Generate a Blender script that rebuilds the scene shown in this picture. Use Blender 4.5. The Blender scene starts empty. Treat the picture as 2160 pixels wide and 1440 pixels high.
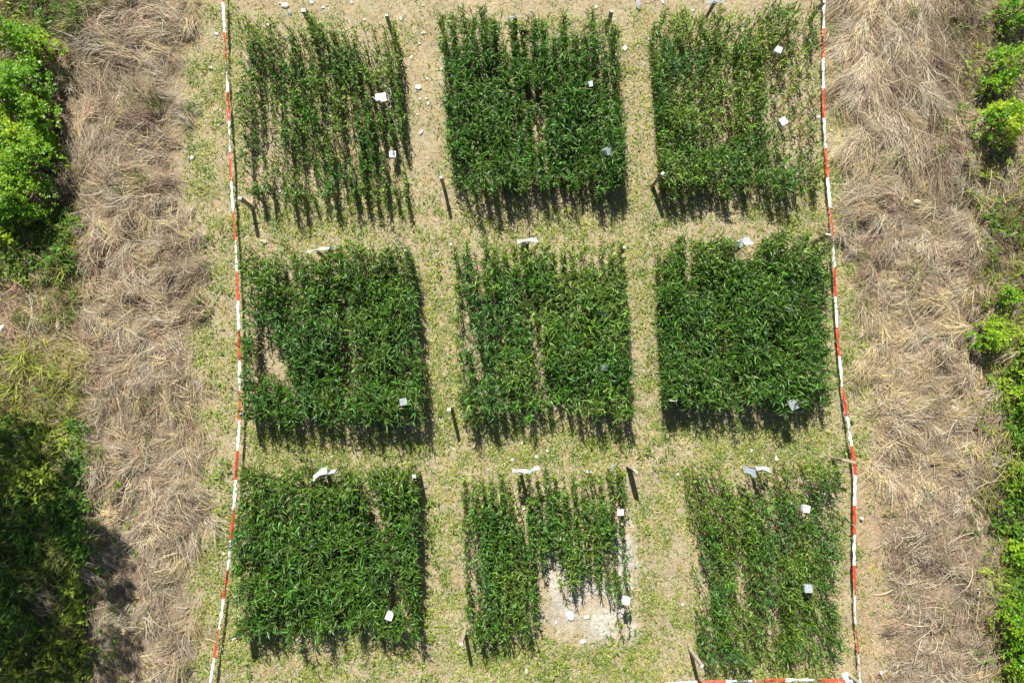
import bpy, bmesh, math
import numpy as np
from mathutils import Vector

R = math.radians
rng = np.random.default_rng(7)
scene = bpy.context.scene
COL = scene.collection

# ------------------------------------------------------------------ camera
CAM_H, PITCH, F = 7.3, R(5.5), 1440.0       # metres above the ground, tilt, focal length in photo pixels
cam_d = bpy.data.cameras.new('camera')
cam = bpy.data.objects.new('camera', cam_d)
COL.objects.link(cam)
cam.location = (0, 0, CAM_H)
cam.rotation_euler = (PITCH, 0, 0)
cam_d.sensor_width = 36
cam_d.lens = 36 * F / 2160
cam_d.clip_end = 2000
cam_d.clip_start = 0.05
scene.camera = cam

# ------------------------------------------------------------------ light
SUN_EL, SUN_AZ = R(48), R(13)               # the sun stands behind the top edge, a little to the left
scene.view_settings.view_transform = 'Standard'
scene.view_settings.look = 'None'
scene.view_settings.gamma = 1
scene.view_settings.exposure = 0.76
scene.view_settings.use_curve_mapping = False
world = bpy.data.worlds.new('World')
scene.world = world
world.use_nodes = True
wn = world.node_tree.nodes
wn.clear()
sky = wn.new('ShaderNodeTexSky')
sky.sky_type = 'NISHITA'
sky.sun_disc = False
sky.sun_elevation = SUN_EL
sky.sun_rotation = -SUN_AZ
bg = wn.new('ShaderNodeBackground')
bg.inputs['Strength'].default_value = 0.05
wo = wn.new('ShaderNodeOutputWorld')
world.node_tree.links.new(sky.outputs[0], bg.inputs[0])
world.node_tree.links.new(bg.outputs[0], wo.inputs[0])
sun_d = bpy.data.lights.new('sun', 'SUN')
sun_d.energy = 5.0
sun_d.angle = R(0.53)
sun_d.color = (1.0, 0.965, 0.90)
sun = bpy.data.objects.new('sun', sun_d)
COL.objects.link(sun)
SUNV = Vector((-math.sin(SUN_AZ) * math.cos(SUN_EL), math.cos(SUN_AZ) * math.cos(SUN_EL), math.sin(SUN_EL)))
sun.rotation_euler = SUNV.to_track_quat('Z', 'Y').to_euler()
sun.location = SUNV * 20

# ------------------------------------------------------------------ helpers
def tag(o, label=None, cat=None, group=None, kind=None):
    if label: o['label'] = label
    if cat: o['category'] = cat
    if group: o['group'] = group
    if kind: o['kind'] = kind
    return o

def empty(name, loc):
    o = bpy.data.objects.new(name, None)
    o.empty_display_size = 0.05
    o.location = loc
    COL.objects.link(o)
    return o

def link(o, parent=None):
    COL.objects.link(o)
    if parent is not None:
        o.parent = parent
    return o

cp, sp = math.cos(PITCH), math.sin(PITCH)

def W(px, py, z=0.0):
    """photo pixel -> point on the level z"""
    u = (np.asarray(px, float) - 1080) / F
    v = (720 - np.asarray(py, float)) / F
    dy = v * cp + sp
    dz = v * sp - cp
    k = (z - CAM_H) / dz
    return u * k, dy * k

def PX(x, y, z=0.0):
    """point -> photo pixel"""
    zz = np.asarray(z, float) - CAM_H
    yc = y * cp + zz * sp
    zc = -y * sp + zz * cp
    return 1080 + F * x / -zc, 720 - F * yc / -zc

_tab = {}
def vnoise(x, y, seed=0):
    if seed not in _tab:
        _tab[seed] = np.random.default_rng(1000 + seed).random((256, 256))
    T = _tab[seed]
    xi = np.floor(x).astype(int); yi = np.floor(y).astype(int)
    fx = x - xi; fy = y - yi
    fx = fx * fx * (3 - 2 * fx); fy = fy * fy * (3 - 2 * fy)
    a = T[xi % 256, yi % 256]; b = T[(xi + 1) % 256, yi % 256]
    c = T[xi % 256, (yi + 1) % 256]; d = T[(xi + 1) % 256, (yi + 1) % 256]
    return (a * (1 - fx) + b * fx) * (1 - fy) + (c * (1 - fx) + d * fx) * fy

def fbm(x, y, seed=0, octv=4):
    s = 0; a = 0.5; n = 0
    for i in range(octv):
        s = s + a * vnoise(x * 2 ** i + 17.3 * i, y * 2 ** i - 9.1 * i, seed + i); n += a; a *= 0.5
    return s / n

def sst(a, b, x):
    t = np.clip((x - a) / (b - a), 0, 1)
    return t * t * (3 - 2 * t)

def box(px, py, x0, x1, y0, y1, soft=25):
    return (sst(x0 - soft, x0 + soft, px) * (1 - sst(x1 - soft, x1 + soft, px)) *
            sst(y0 - soft, y0 + soft, py) * (1 - sst(y1 - soft, y1 + soft, py)))

class Acc:
    """collects ribbons (blades, leaves, stalks) and makes one mesh of them"""
    def __init__(s): s.v, s.f, s.c, s.n = [], [], [], 0
    def ribbon(s, p, az, el, bend, turn, L, Wd, col, prof, roll=None, tip=None):
        N = len(az)
        if N == 0: return None
        prof = np.asarray(prof, float); k = len(prof) - 1
        p = np.asarray(p, float).copy()
        V = np.zeros((N, k + 1, 2, 3)); C = np.ones((N, k + 1, 2, 4))
        roll = np.zeros(N) if roll is None else roll
        for j in range(k + 1):
            t = j / k
            e = el + bend * t; a = az + turn * t
            d = np.stack([np.cos(e) * np.cos(a), np.cos(e) * np.sin(a), np.sin(e)], 1)
            if j:
                tm = (j - .5) / k
                em = el + bend * tm; am = az + turn * tm
                p = p + np.stack([np.cos(em) * np.cos(am), np.cos(em) * np.sin(am), np.sin(em)], 1) * (L / k)[:, None]
            perp = np.stack([-np.sin(a), np.cos(a), np.zeros(N)], 1)
            nrm = np.cross(d, perp)
            side = perp * np.cos(roll)[:, None] + nrm * np.sin(roll)[:, None]
            w = (Wd * prof[j] / 2)[:, None]
            V[:, j, 0] = p - side * w; V[:, j, 1] = p + side * w
            cc = col if tip is None else col * (1 - t) + tip * t
            C[:, j, :, :3] = cc[:, None, :]
        base = s.n + np.arange(N)[:, None] * (k + 1) * 2
        q = []
        for j in range(k):
            o = j * 2
            q.append(np.stack([base[:, 0] + o, base[:, 0] + o + 1, base[:, 0] + o + 3, base[:, 0] + o + 2], 1))
        s.v.append(V.reshape(-1, 3)); s.c.append(C.reshape(-1, 4)); s.f.append(np.stack(q, 1).reshape(-1, 4))
        s.n += N * (k + 1) * 2
        return p
    def build(s, name, mat, parent=None, origin=(0, 0, 0)):
        v = np.concatenate(s.v) - np.array(origin); f = np.concatenate(s.f); c = np.concatenate(s.c)
        o = np_mesh(name, v, f, mat, c)
        o.location = origin if parent is None else (0, 0, 0)
        return link(o, parent)

def np_mesh(name, v, f, mat, c=None, smooth=True):
    me = bpy.data.meshes.new(name)
    me.vertices.add(len(v)); me.loops.add(f.size); me.polygons.add(len(f))
    me.vertices.foreach_set('co', np.ascontiguousarray(v, dtype=np.float32).ravel())
    me.loops.foreach_set('vertex_index', np.ascontiguousarray(f, dtype=np.int32).ravel())
    me.polygons.foreach_set('loop_start', np.arange(0, f.size, f.shape[1], dtype=np.int32))
    me.polygons.foreach_set('use_smooth', np.full(len(f), smooth))
    if c is not None:
        at = me.attributes.new('Col', 'FLOAT_COLOR', 'POINT')
        at.data.foreach_set('color', np.ascontiguousarray(c, dtype=np.float32).ravel())
    me.update()
    me.materials.append(mat)
    return bpy.data.objects.new(name, me)

# ------------------------------------------------------------------ materials
def mat_new(name):
    m = bpy.data.materials.new(name); m.use_nodes = True
    nt = m.node_tree; nt.nodes.clear()
    return m, nt, nt.nodes, nt.links

def mat_leaf(name, rough=0.5, spec=0.4, transl=0.35, noise_scale=40.0, amt=0.35, tint=(1.1, 1.25, 0.6)):
    m, nt, n, l = mat_new(name)
    at = n.new('ShaderNodeAttribute'); at.attribute_name = 'Col'
    tc = n.new('ShaderNodeTexCoord')
    no = n.new('ShaderNodeTexNoise'); no.inputs['Scale'].default_value = noise_scale
    no.inputs['Detail'].default_value = 3
    l.new(tc.outputs['Object'], no.inputs['Vector'])
    mr = n.new('ShaderNodeMapRange'); mr.inputs[1].default_value = .25; mr.inputs[2].default_value = .75
    mr.inputs[3].default_value = 1 - amt; mr.inputs[4].default_value = 1 + amt
    l.new(no.outputs[0], mr.inputs[0])
    mx = n.new('ShaderNodeVectorMath'); mx.operation = 'SCALE'
    l.new(at.outputs['Color'], mx.inputs[0]); l.new(mr.outputs[0], mx.inputs['Scale'])
    b = n.new('ShaderNodeBsdfPrincipled')
    b.inputs['Roughness'].default_value = rough
    b.inputs['Specular IOR Level'].default_value = spec
    l.new(mx.outputs[0], b.inputs['Base Color'])
    t = n.new('ShaderNodeBsdfTranslucent')
    tm = n.new('ShaderNodeVectorMath'); tm.operation = 'MULTIPLY'; tm.inputs[1].default_value = tint
    l.new(mx.outputs[0], tm.inputs[0]); l.new(tm.outputs[0], t.inputs['Color'])
    ms = n.new('ShaderNodeMixShader'); ms.inputs[0].default_value = transl
    l.new(b.outputs[0], ms.inputs[1]); l.new(t.outputs[0], ms.inputs[2])
    out = n.new('ShaderNodeOutputMaterial'); l.new(ms.outputs[0], out.inputs[0])
    return m

def mat_plain(name, col, rough=0.6, spec=0.3, noise=None, amt=0.2, bump=0.0, col2=None, transl=0.0, stretch=(1, 1, 1), alpha=1.0):
    m, nt, n, l = mat_new(name)
    b = n.new('ShaderNodeBsdfPrincipled')
    b.inputs['Roughness'].default_value = rough
    b.inputs['Specular IOR Level'].default_value = spec
    if noise:
        tc = n.new('ShaderNodeTexCoord'); mp = n.new('ShaderNodeMapping'); mp.inputs['Scale'].default_value = stretch
        l.new(tc.outputs['Object'], mp.inputs[0])
        no = n.new('ShaderNodeTexNoise'); no.inputs['Scale'].default_value = noise; no.inputs['Detail'].default_value = 5
        l.new(mp.outputs[0], no.inputs['Vector'])
        cr = n.new('ShaderNodeValToRGB')
        cr.color_ramp.elements[0].position = .3; cr.color_ramp.elements[1].position = .7
        c2 = col2 or tuple(x * (1 - amt) for x in col)
        cr.color_ramp.elements[0].color = (*c2, 1); cr.color_ramp.elements[1].color = (*col, 1)
        l.new(no.outputs[0], cr.inputs[0]); l.new(cr.outputs[0], b.inputs['Base Color'])
        if bump:
            bp = n.new('ShaderNodeBump'); bp.inputs['Strength'].default_value = bump; bp.inputs['Distance'].default_value = 0.004
            l.new(no.outputs[0], bp.inputs['Height']); l.new(bp.outputs[0], b.inputs['Normal'])
    else:
        b.inputs['Base Color'].default_value = (*col, 1)
    b.inputs['Alpha'].default_value = alpha
    out = n.new('ShaderNodeOutputMaterial')
    if transl:
        t = n.new('ShaderNodeBsdfTranslucent'); t.inputs[0].default_value = (*col, 1)
        ms = n.new('ShaderNodeMixShader'); ms.inputs[0].default_value = transl
        l.new(b.outputs[0], ms.inputs[1]); l.new(t.outputs[0], ms.inputs[2]); l.new(ms.outputs[0], out.inputs[0])
    else:
        l.new(b.outputs[0], out.inputs[0])
    return m

M_WHEAT = mat_leaf('wheat_leaf', .44, .38, .18, 60, .25)
M_STRAW = mat_leaf('dry_straw', .6, .25, .15, 30, .3, (1, .95, .8))
M_WEED = mat_leaf('weed_leaf', .5, .35, .35, 50, .3)
M_SHRUB = mat_leaf('shrub_leaf', .42, .45, .4, 30, .25, (1.2, 1.2, .4))
M_WOOD = mat_plain('weathered_wood', (.46, .39, .29), .8, .2, 14, bump=.5, col2=(.26, .21, .15), stretch=(6, 6, 1))
M_SAWN = mat_plain('sawn_end', (.72, .68, .60), .7, .2, 60, amt=.2)
M_BARK = mat_plain('bark', (.16, .12, .08), .9, .1, 20, bump=.5)
M_WHITE = mat_plain('white_plastic', (.80, .80, .79), .4, .4, 30, amt=.22)
M_MILKY = mat_plain('milky_plastic', (.66, .72, .71), .2, .6, 38, amt=.5, transl=.3)
M_CARD = mat_plain('laminated_card', (.72, .77, .80), .25, .6, 8, amt=.15, transl=.25)
M_CARDB = mat_plain('bluish_card', (.50, .58, .62), .25, .6, 8, amt=.15, transl=.25)
M_STONEW = mat_plain('chalk_stone', (.80, .78, .72), .9, .1, 18, amt=.3, bump=.6)
M_STONET = mat_plain('tan_stone', (.60, .50, .36), .9, .1, 18, amt=.3, bump=.6)
M_STONEG = mat_plain('grey_stone', (.36, .38, .38), .8, .2, 18, amt=.35, bump=.6)

def mat_ground():
    m, nt, n, l = mat_new('soil')
    at = n.new('ShaderNodeAttribute'); at.attribute_name = 'Col'
    tc = n.new('ShaderNodeTexCoord')
    def noise(sc, det=6, rough=.6):
        x = n.new('ShaderNodeTexNoise'); x.inputs['Scale'].default_value = sc
        x.inputs['Detail'].default_value = det; x.inputs['Roughness'].default_value = rough
        l.new(tc.outputs['Object'], x.inputs['Vector']); return x
    a, b_, c = noise(3.0), noise(22, 8, .7), noise(95, 6, .7)
    def rng_(src, lo, hi, o0, o1):
        r = n.new('ShaderNodeMapRange')
        for i, v in enumerate((lo, hi, o0, o1)): r.inputs[i + 1].default_value = v
        l.new(src, r.inputs[0]); return r.outputs[0]
    m1 = n.new('ShaderNodeMath'); m1.operation = 'MULTIPLY'
    l.new(rng_(a.outputs[0], .3, .7, .86, 1.12), m1.inputs[0]); l.new(rng_(b_.outputs[0], .3, .7, .66, 1.26), m1.inputs[1])
    m2 = n.new('ShaderNodeMath'); m2.operation = 'MULTIPLY'
    l.new(m1.outputs[0], m2.inputs[0]); l.new(rng_(c.outputs[0], .32, .68, .60, 1.36), m2.inputs[1])
    sc = n.new('ShaderNodeVectorMath'); sc.operation = 'SCALE'
    l.new(at.outputs['Color'], sc.inputs[0]); l.new(m2.outputs[0], sc.inputs['Scale'])
    # reddish patches
    hue = n.new('ShaderNodeMix'); hue.data_type = 'RGBA'; hue.blend_type = 'MULTIPLY'
    d = noise(7, 5)
    l.new(rng_(d.outputs[0], .45, .7, 0, 1), hue.inputs[0])
    l.new(sc.outputs[0], hue.inputs[6]); hue.inputs[7].default_value = (1.05, .92, .80, 1)
    p = n.new('ShaderNodeBsdfPrincipled'); p.inputs['Roughness'].default_value = .95; p.inputs['Specular IOR Level'].default_value = .1
    l.new(hue.outputs[2], p.inputs['Base Color'])
    bp = n.new('ShaderNodeBump'); bp.inputs['Strength'].default_value = .9; bp.inputs['Distance'].default_value = .012
    ad = n.new('ShaderNodeMath'); ad.operation = 'ADD'
    l.new(b_.outputs[0], ad.inputs[0]); l.new(c.outputs[0], ad.inputs[1])
    l.new(ad.outputs[0], bp.inputs['Height']); l.new(bp.outputs[0], p.inputs['Normal'])
    out = n.new('ShaderNodeOutputMaterial'); l.new(p.outputs[0], out.inputs[0])
    return m
M_SOIL = mat_ground()

# ------------------------------------------------------------------ layout fields (photo pixels)
def xL(py): return np.interp(py, [-300, 0, 420, 520, 900, 1440, 1800], [385, 392, 395, 418, 420, 410, 410])
def xR(py): return np.interp(py, [-300, 0, 500, 900, 1200, 1440, 1800], [1760, 1768, 1792, 1830, 1856, 1866, 1866])

def side_mask(px, py):
    n = (fbm(px / 70, py / 55, 3) - .5) * 110
    return np.clip((1 - sst(xL(py) - 30, xL(py) + 30, px + n)) + sst(xR(py) - 30, xR(py) + 30, px + n), 0, 1)

def ground_z(x, y):
    px, py = PX(x, y)
    sm = side_mask(px, py)
    far = 1 - sst(8, 14, np.hypot(x, y))
    mound = np.clip(fbm(x * 2.2, y * 1.7, 20) - .35, 0, 1) * .34 + fbm(x * 7, y * 6, 24) * .05
    edge = box(px, py, -400, 135, -300, 1800, 40) + box(px, py, 2090, 2600, -300, 1800, 40)
    return far * (sm * (mound + .05 * edge) + (fbm(x * 5, y * 5, 28) - .5) * .022 + (fbm(x * 22, y * 22, 30) - .5) * .012)

CHALK = [(1195, 1185, 60, 38), (1320, 1155, 26, 75), (1235, 1255, 95, 60), (1245, 1290, 100, 70), (1320, 1210, 30, 60), (1190, 1215, 45, 30), (1300, 1330, 60, 35)]
def chalk(px, py):
    s = 0
    for cx, cy, rx, ry in CHALK:
        s = np.maximum(s, 1 - sst(.6, 1.15, np.hypot((px - cx) / rx, (py - cy) / ry) + (fbm(px / 25, py / 25, 43) - .5) * .9))
    return s

# ------------------------------------------------------------------ ground
def axis(lo, hi, step, far):
    a = np.arange(lo, hi + 1e-6, step)
    g = np.cumsum(.08 * 1.32 ** np.arange(40)); g = g[g < far]
    return np.concatenate([lo - g[::-1], a, hi + g])
gx = axis(-6.4, 6.4, .054, 600); gy = axis(-4.6, 5.2, .054, 600)
X, Y = np.meshgrid(gx, gy, indexing='ij')
Z = ground_z(X, Y)
gpx, gpy = PX(X, Y)
sm = side_mask(gpx, gpy)
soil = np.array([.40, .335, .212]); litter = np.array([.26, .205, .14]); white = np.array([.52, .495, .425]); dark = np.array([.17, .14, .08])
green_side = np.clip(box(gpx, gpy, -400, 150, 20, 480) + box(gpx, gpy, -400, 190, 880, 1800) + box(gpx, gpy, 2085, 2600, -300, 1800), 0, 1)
C = soil[None, None] * (1 - sm[..., None]) + litter[None, None] * sm[..., None]
brs = box(gpx, gpy, 1800, 1880, 960, 1700, 30) * .6
C = C * (1 - brs[..., None]) + np.array([.38, .28, .18]) * brs[..., None]
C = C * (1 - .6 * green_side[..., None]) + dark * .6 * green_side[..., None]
ck = chalk(gpx, gpy) * (.25 + .75 * sst(.35, .6, fbm(X * 7, Y * 7, 41)))
C = C * (1 - ck[..., None]) + white * ck[..., None]
nx, ny = X.shape
idx = np.arange(nx * ny).reshape(nx, ny)
faces = np.stack([idx[:-1, :-1], idx[1:, :-1], idx[1:, 1:], idx[:-1, 1:]], -1).reshape(-1, 4)
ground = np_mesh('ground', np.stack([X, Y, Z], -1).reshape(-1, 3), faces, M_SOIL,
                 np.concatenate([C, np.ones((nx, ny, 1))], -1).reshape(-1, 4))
tag(link(ground), 'pale dry tan soil of the trial field', None, None, 'structure')

# ------------------------------------------------------------------ wheat plots
# canopy corners TL, TR, BR, BL in the photo; density; canopy height; gaps (x, y, rx, ry, strength); yellow patches
P = [
 dict(q=((492, 38), (838, 48), (864, 418), (500, 412)), d=1.05, h=.33, blue=.5, yel=.35,
      g=[(561,284,20,50,.75),(738,263,12,65,.85),(709,307,18,28,.75),(528,325,14,75,.7),(496,250,8,90,.6),(637,361,15,40,.8),
         (835,325,24,38,.85),(590,46,50,14,.8),(767,90,8,50,.7),(575,405,15,25,.9),(800,205,26,26,.9),(690,230,8,50,.4),
         (850,120,10,50,.6),(655,395,10,20,.7),(545,150,6,60,.4)],
      t=[(680,90,35,60,.7),(762,300,20,140,.8),(600,400,35,30,.8),(530,395,25,20,1.2),(700,380,60,30,.5),(520,120,14,60,.8),(560,250,12,60,.3)],
      l='thinnest wheat stand with streaks of bare soil between its rows, at the stones of the upper left corner'),
 dict(q=((922, 42), (1308, 32), (1322, 392), (948, 385)), d=1.15, h=.40, blue=.35, yel=.1,
      g=[(1057,80,8,50,.9),(1129,263,9,40,.98),(1115,198,20,22,.95),(1169,61,7,30,.8),(1219,42,20,28,.95),(1255,155,12,20,.8),
         (1277,75,9,40,.8),(950,365,32,32,.7),(1064,216,5,60,.6),(1010,300,14,16,.6),(1300,150,12,40,.5),(935,200,10,120,.5),(1205,140,8,18,.8)], t=[],
      l='dense dark green wheat stand with one small bare hole, second plot of the top row'),
 dict(q=((1372, 28), (1732, 10), (1742, 392), (1398, 398)), d=1.05, h=.36, blue=.6, yel=.35,
      g=[(1690,190,80,150,.68),(1546,120,6,80,.6),(1542,240,26,60,.5),(1395,50,25,25,.4),(1655,250,20,30,.7),(1640,105,16,16,.7),(1720,120,16,80,.4),(1490,40,30,15,.4)], t=[(1480,330,90,50,.5)],
      l='wheat stand thinning to yellowish stems on its right half, beside the right barrier tape at the top'),
 dict(q=((506, 528), (868, 522), (898, 888), (508, 888)), d=1.15, h=.40, blue=.5, yel=.1,
      g=[(594,567,11,36,.97),(650,535,34,14,.95),(550,740,24,62,.95),(587,768,16,42,.9),(528,700,9,75,.85),(733,695,10,52,.9),
         (735,760,7,60,.75),(677,660,13,13,.9),(726,630,10,20,.95),(541,795,13,32,.85),(708,567,10,20,.5),(545,620,10,30,.5),(592,640,9,20,.6)], t=[],
      l='dense wheat stand with a bare rectangular gap near its left edge, beside the left barrier tape'),
 dict(q=((950, 515), (1325, 518), (1336, 872), (962, 885)), d=1.05, h=.37, blue=.55, yel=.25,
      g=[(997,550,8,36,.8),(988,695,13,44,.85),(968,690,12,170,.5),(1136,730,7,62,.75),(1139,800,6,35,.5),(1243,542,13,22,.8),
         (1018,760,12,42,.8),(1080,838,7,16,.9),(965,850,14,50,.4),(1060,560,20,20,.3),(1300,850,30,25,.4),(1082,680,6,40,.5),(1050,640,8,30,.4)], t=[(1230,700,60,90,.6),(1110,580,60,40,.4)],
      l='middle wheat stand of all, patchy on its left side with a narrow bare slit down the centre'),
 dict(q=((1386, 512), (1752, 502), (1764, 855), (1402, 848)), d=1.2, h=.38, blue=.35, yel=.1,
      g=[(1460,540,10,42,.95),(1572,530,18,17,.9),(1401,535,8,60,.8),(1738,665,20,50,.45),(1568,858,10,18,.95),(1700,600,20,20,.3),(1560,800,10,20,.6),(1650,740,18,8,.6),(1740,800,15,50,.4)], t=[],
      l='densest dark wheat stand, between the plot centre and the right barrier tape at mid height'),
 dict(q=((498, 1000), (880, 992), (886, 1345), (492, 1335)), d=1.15, h=.36, blue=.45, yel=.1,
      g=[(645,1016,11,20,.95),(767,1022,11,28,.9),(798,1138,7,16,.9),(510,1300,14,22,.9),(830,1225,20,24,.8),(830,1262,18,28,.8),
         (645,1340,12,27,.95),(725,1345,11,32,.95),(770,1338,10,27,.9),(781,1080,7,42,.7),(868,1290,18,50,.4),(570,1345,12,14,.7),(860,1050,7,60,.4)], t=[],
      l='dense wheat stand with a ragged lower edge, lowest of the left column'),
 dict(q=((965, 1008), (1318, 1002), (1342, 1330), (978, 1362)), d=.88, h=.33, blue=.6, yel=.25,
      g=[(1093,1080,8,60,.85),(979,1180,5,190,.6),(1003,1190,5,170,.6),(1255,1035,26,26,.7),(1322,1130,18,110,.7),(1225,1300,80,85,1.),
         (1165,1205,26,36,1.),(1290,1190,22,50,.7),(1160,1330,40,90,1.),(1310,1300,50,70,.9),(1108,1037,12,20,.9),(1290,1050,16,20,.7),(1150,1260,22,40,1.),(990,1330,14,20,.8),
         (1180,1020,20,14,.8),(1120,1190,8,12,.5)], t=[(1170,1090,60,50,1.0),(1050,1180,40,150,.5),(1215,1225,13,40,2.6),(1195,1215,8,25,1.6),(1060,1230,60,120,.6),(1280,1110,30,40,.8),(1308,1230,4,60,1.6),(1030,1090,20,60,.5)],
      l='broken wheat stand with a large chalky bare patch in its lower right corner'),
 dict(q=((1442, 992), (1778, 968), (1786, 1385), (1478, 1388)), d=.98, h=.31, blue=.8, yel=.25,
      g=[(1574,1210,11,52,.85),(1623,1290,12,52,.85),(1484,1250,14,52,.85),(1468,1148,8,62,.85),(1588,1027,9,27,.95),(1727,1357,22,18,.6),
         (1640,1310,9,40,.7),(1770,1250,14,120,.6),(1560,1000,20,14,.6),(1690,1020,6,40,.5),(1720,1040,6,50,.6),(1755,1060,8,60,.6),(1600,1380,16,14,.5)], t=[],
      l='thin blue green wheat stand leaning to the lower right, in the lower right corner inside the tape'),
]
def in_quad(px, py, pad=0):
    m = np.zeros(np.shape(px))
    for d in P:
        q = np.array(d['q'], float)
        x0 = np.interp(py, [q[0, 1], q[3, 1]], [q[0, 0], q[3, 0]]) - pad
        x1 = np.interp(py, [q[1, 1], q[2, 1]], [q[1, 0], q[2, 0]]) + pad
        m = np.maximum(m, ((px > x0) & (px < x1) & (py > q[0, 1] - pad) & (py < q[3, 1] + pad)).astype(float))
    return m

def cmix(a, b, t): return a * (1 - t[:, None]) + b * t[:, None]
A3 = lambda *c: np.array(c, float)

def wheat(i, d):
    q = np.array(d['q'], float)
    rows = (16, 18, 18, 18, 18, 18, 18, 18, 17)[i]
    n = 5600
    r = rng.integers(0, rows, n); t = rng.random(n)
    s = (r + .5) / rows
    px = (q[0, 0] * (1 - s) + q[1, 0] * s) * (1 - t) + (q[3, 0] * (1 - s) + q[2, 0] * s) * t
    py = (q[0, 1] * (1 - s) + q[1, 1] * s) * (1 - t) + (q[3, 1] * (1 - s) + q[2, 1] * s) * t
    py = py + (fbm(r * 3.1, r * 0 + i * 5.0, 50) - .5) * 60 * (2 * t - 1)
    dens = np.full(n, d['d']) * (.55 + .9 * fbm(px / 45 + i * 9, py / 60, 52, 3))
    thin = (.9, .12, .4, .12, .16, .1, .12, .65, .9)[i]
    dens *= 1 + thin * (vnoise(r * 2.3 + i * 7, t * 4, 55) - .5) * 1.8
    dens *= 1 + thin * (np.random.default_rng(300 + i).uniform(.45, 1.35, rows)[r] - 1)
    for cx, cy, rx, ry, st in d['t']:
        dens *= 1 + st * np.exp(-((px - cx) / rx) ** 2 - ((py - cy) / ry) ** 2)
    for cx, cy, rx, ry, st in d['g']:
        gk = 1.35 if i in (1, 5) else 1.15 if i in (3, 6, 4) else 1.0
        rr = np.hypot((px - cx) / (rx * gk), (py - cy) / (ry * (gk * .5 + .5)))
        dens *= 1 - st * (1 - sst(.7, 1.15, rr))
    keep = rng.random(n) < np.clip(dens * (.44, .64, .52, .60, .58, .62, .58, .50, .42)[i], 0, 1)
    px, py, r, t, dens = px[keep], py[keep], r[keep], t[keep], dens[keep]
    n = len(px)
    hc = d['h']
    x, y = W(px, py, hc * .9)
    x = x + rng.normal(0, .011 - .006 * thin, n); y = y + rng.normal(0, .02, n)
    z = ground_z(x, y) - .01
    vig = .6 + .8 * fbm(px / 50 + 3 * i, py / 50, 58)               # vigour
    vig *= .8 + .2 * np.clip(dens, 0, 1.2)
    h = hc * np.clip(vig, .62, 1.25) * rng.uniform(.72, 1.08, n)
    lean_az = rng.uniform(0, 2 * np.pi, n); lean = np.abs(rng.normal(0, .09, n))
    lx, ly = np.cos(lean_az) * lean, np.sin(lean_az) * lean
    if i == 8: lx = lx + .22; ly = ly - .20
    if i in (0, 7): lx = lx + .04; ly = ly - .08
    laz = np.arctan2(ly, lx); lel = np.pi / 2 - np.hypot(lx, ly)
    base = np.stack([x, y, z], 1)
    yel = (d['yel'] + (.15, .0, .2, .08, .15, .0, .05, .15, .15)[i]) * sst(.35, .68, fbm(px / 60, py / 60, 61 + i)) + .55 * np.exp(-(t / .10)) + rng.normal(0, .08, n)
    if i == 2: yel = yel + .5 * np.exp(-((px - 1690) / 70) ** 2 - ((py - 210) / 120) ** 2)
    yel = np.clip(yel, 0, 1)
    blue = np.clip(d['blue'] * sst(.4, .65, fbm(px / 40, py / 60, 66)) + rng.normal(0, .1, n), 0, 1)
    g = np.tile(A3(.052, .170, .010), (n, 1))
    g = cmix(g, A3(.046, .155, .040), blue)
    g = cmix(g, A3(.22, .30, .04), yel)
    g *= rng.uniform(.58, 1.15, n)[:, None] * (.72 + .56 * fbm(px / 16, py / 16, 69, 2))[:, None] * (.85 if d['d'] > 1.1 else .98)
    acc = Acc()
    acc.ribbon(base, laz, lel, np.zeros(n), np.zeros(n), h, rng.uniform(.004, .006, n), g * A3(1.15, 1.1, 1.0) + A3(.05, .035, .01), [1.1, 1, .8], rng.uniform(0, 3, n))
    sdir = np.stack([np.cos(lel) * np.cos(laz), np.cos(lel) * np.sin(laz), np.sin(lel)], 1)
    for k, fr in enumerate([.10, .30, .48, .64, .78, .90, .98]):
        m = rng.random(n) < (.4, .55, .8, .9, 1, 1, .9)[k]
        nn = m.sum()
        f = np.clip(fr + rng.normal(0, .05, nn), .03, 1)
        p = base[m] + sdir[m] * (h[m] * f)[:, None]
        L = rng.uniform(.045, .112, nn) * np.clip(vig[m], .75, 1.2) * (1 - .38 * thin)
        el = rng.uniform(.75, 1.45, nn) + .15 * thin
        bend = -rng.uniform(.5, 2.6, nn)
        wd = rng.uniform(.008, .0135, nn)
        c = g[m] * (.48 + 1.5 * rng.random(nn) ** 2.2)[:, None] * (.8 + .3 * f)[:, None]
        if k < 2:
            dry = (rng.random(nn) < (.7, .4)[k]).astype(float) * rng.uniform(.5, 1, nn)
        else:
            dry = (rng.random(nn) < .03).astype(float) * rng.uniform(.4, .9, nn)
        c = cmix(c, A3(.30, .24, .11), dry)
        tip = cmix(c, A3(.22, .30, .06), .10 + .14 * f)
        acc.ribbon(p, rng.uniform(0, 2 * np.pi, nn), el, bend, rng.normal(0, .5, nn), L, wd, c, [.6, 1, .7, .06],
                   rng.normal(0, .5, nn), tip)
    cx, cy = W(q[:, 0].mean(), q[:, 1].mean(), 0)
    o = acc.build('wheat_stand', M_WHEAT, None, (float(cx), float(cy), 0))
    tag(o, d['l'], 'wheat plot', 'nine square wheat plots of the field trial', 'stuff')
for i, d in enumerate(P):
    wheat(i, d)

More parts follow.
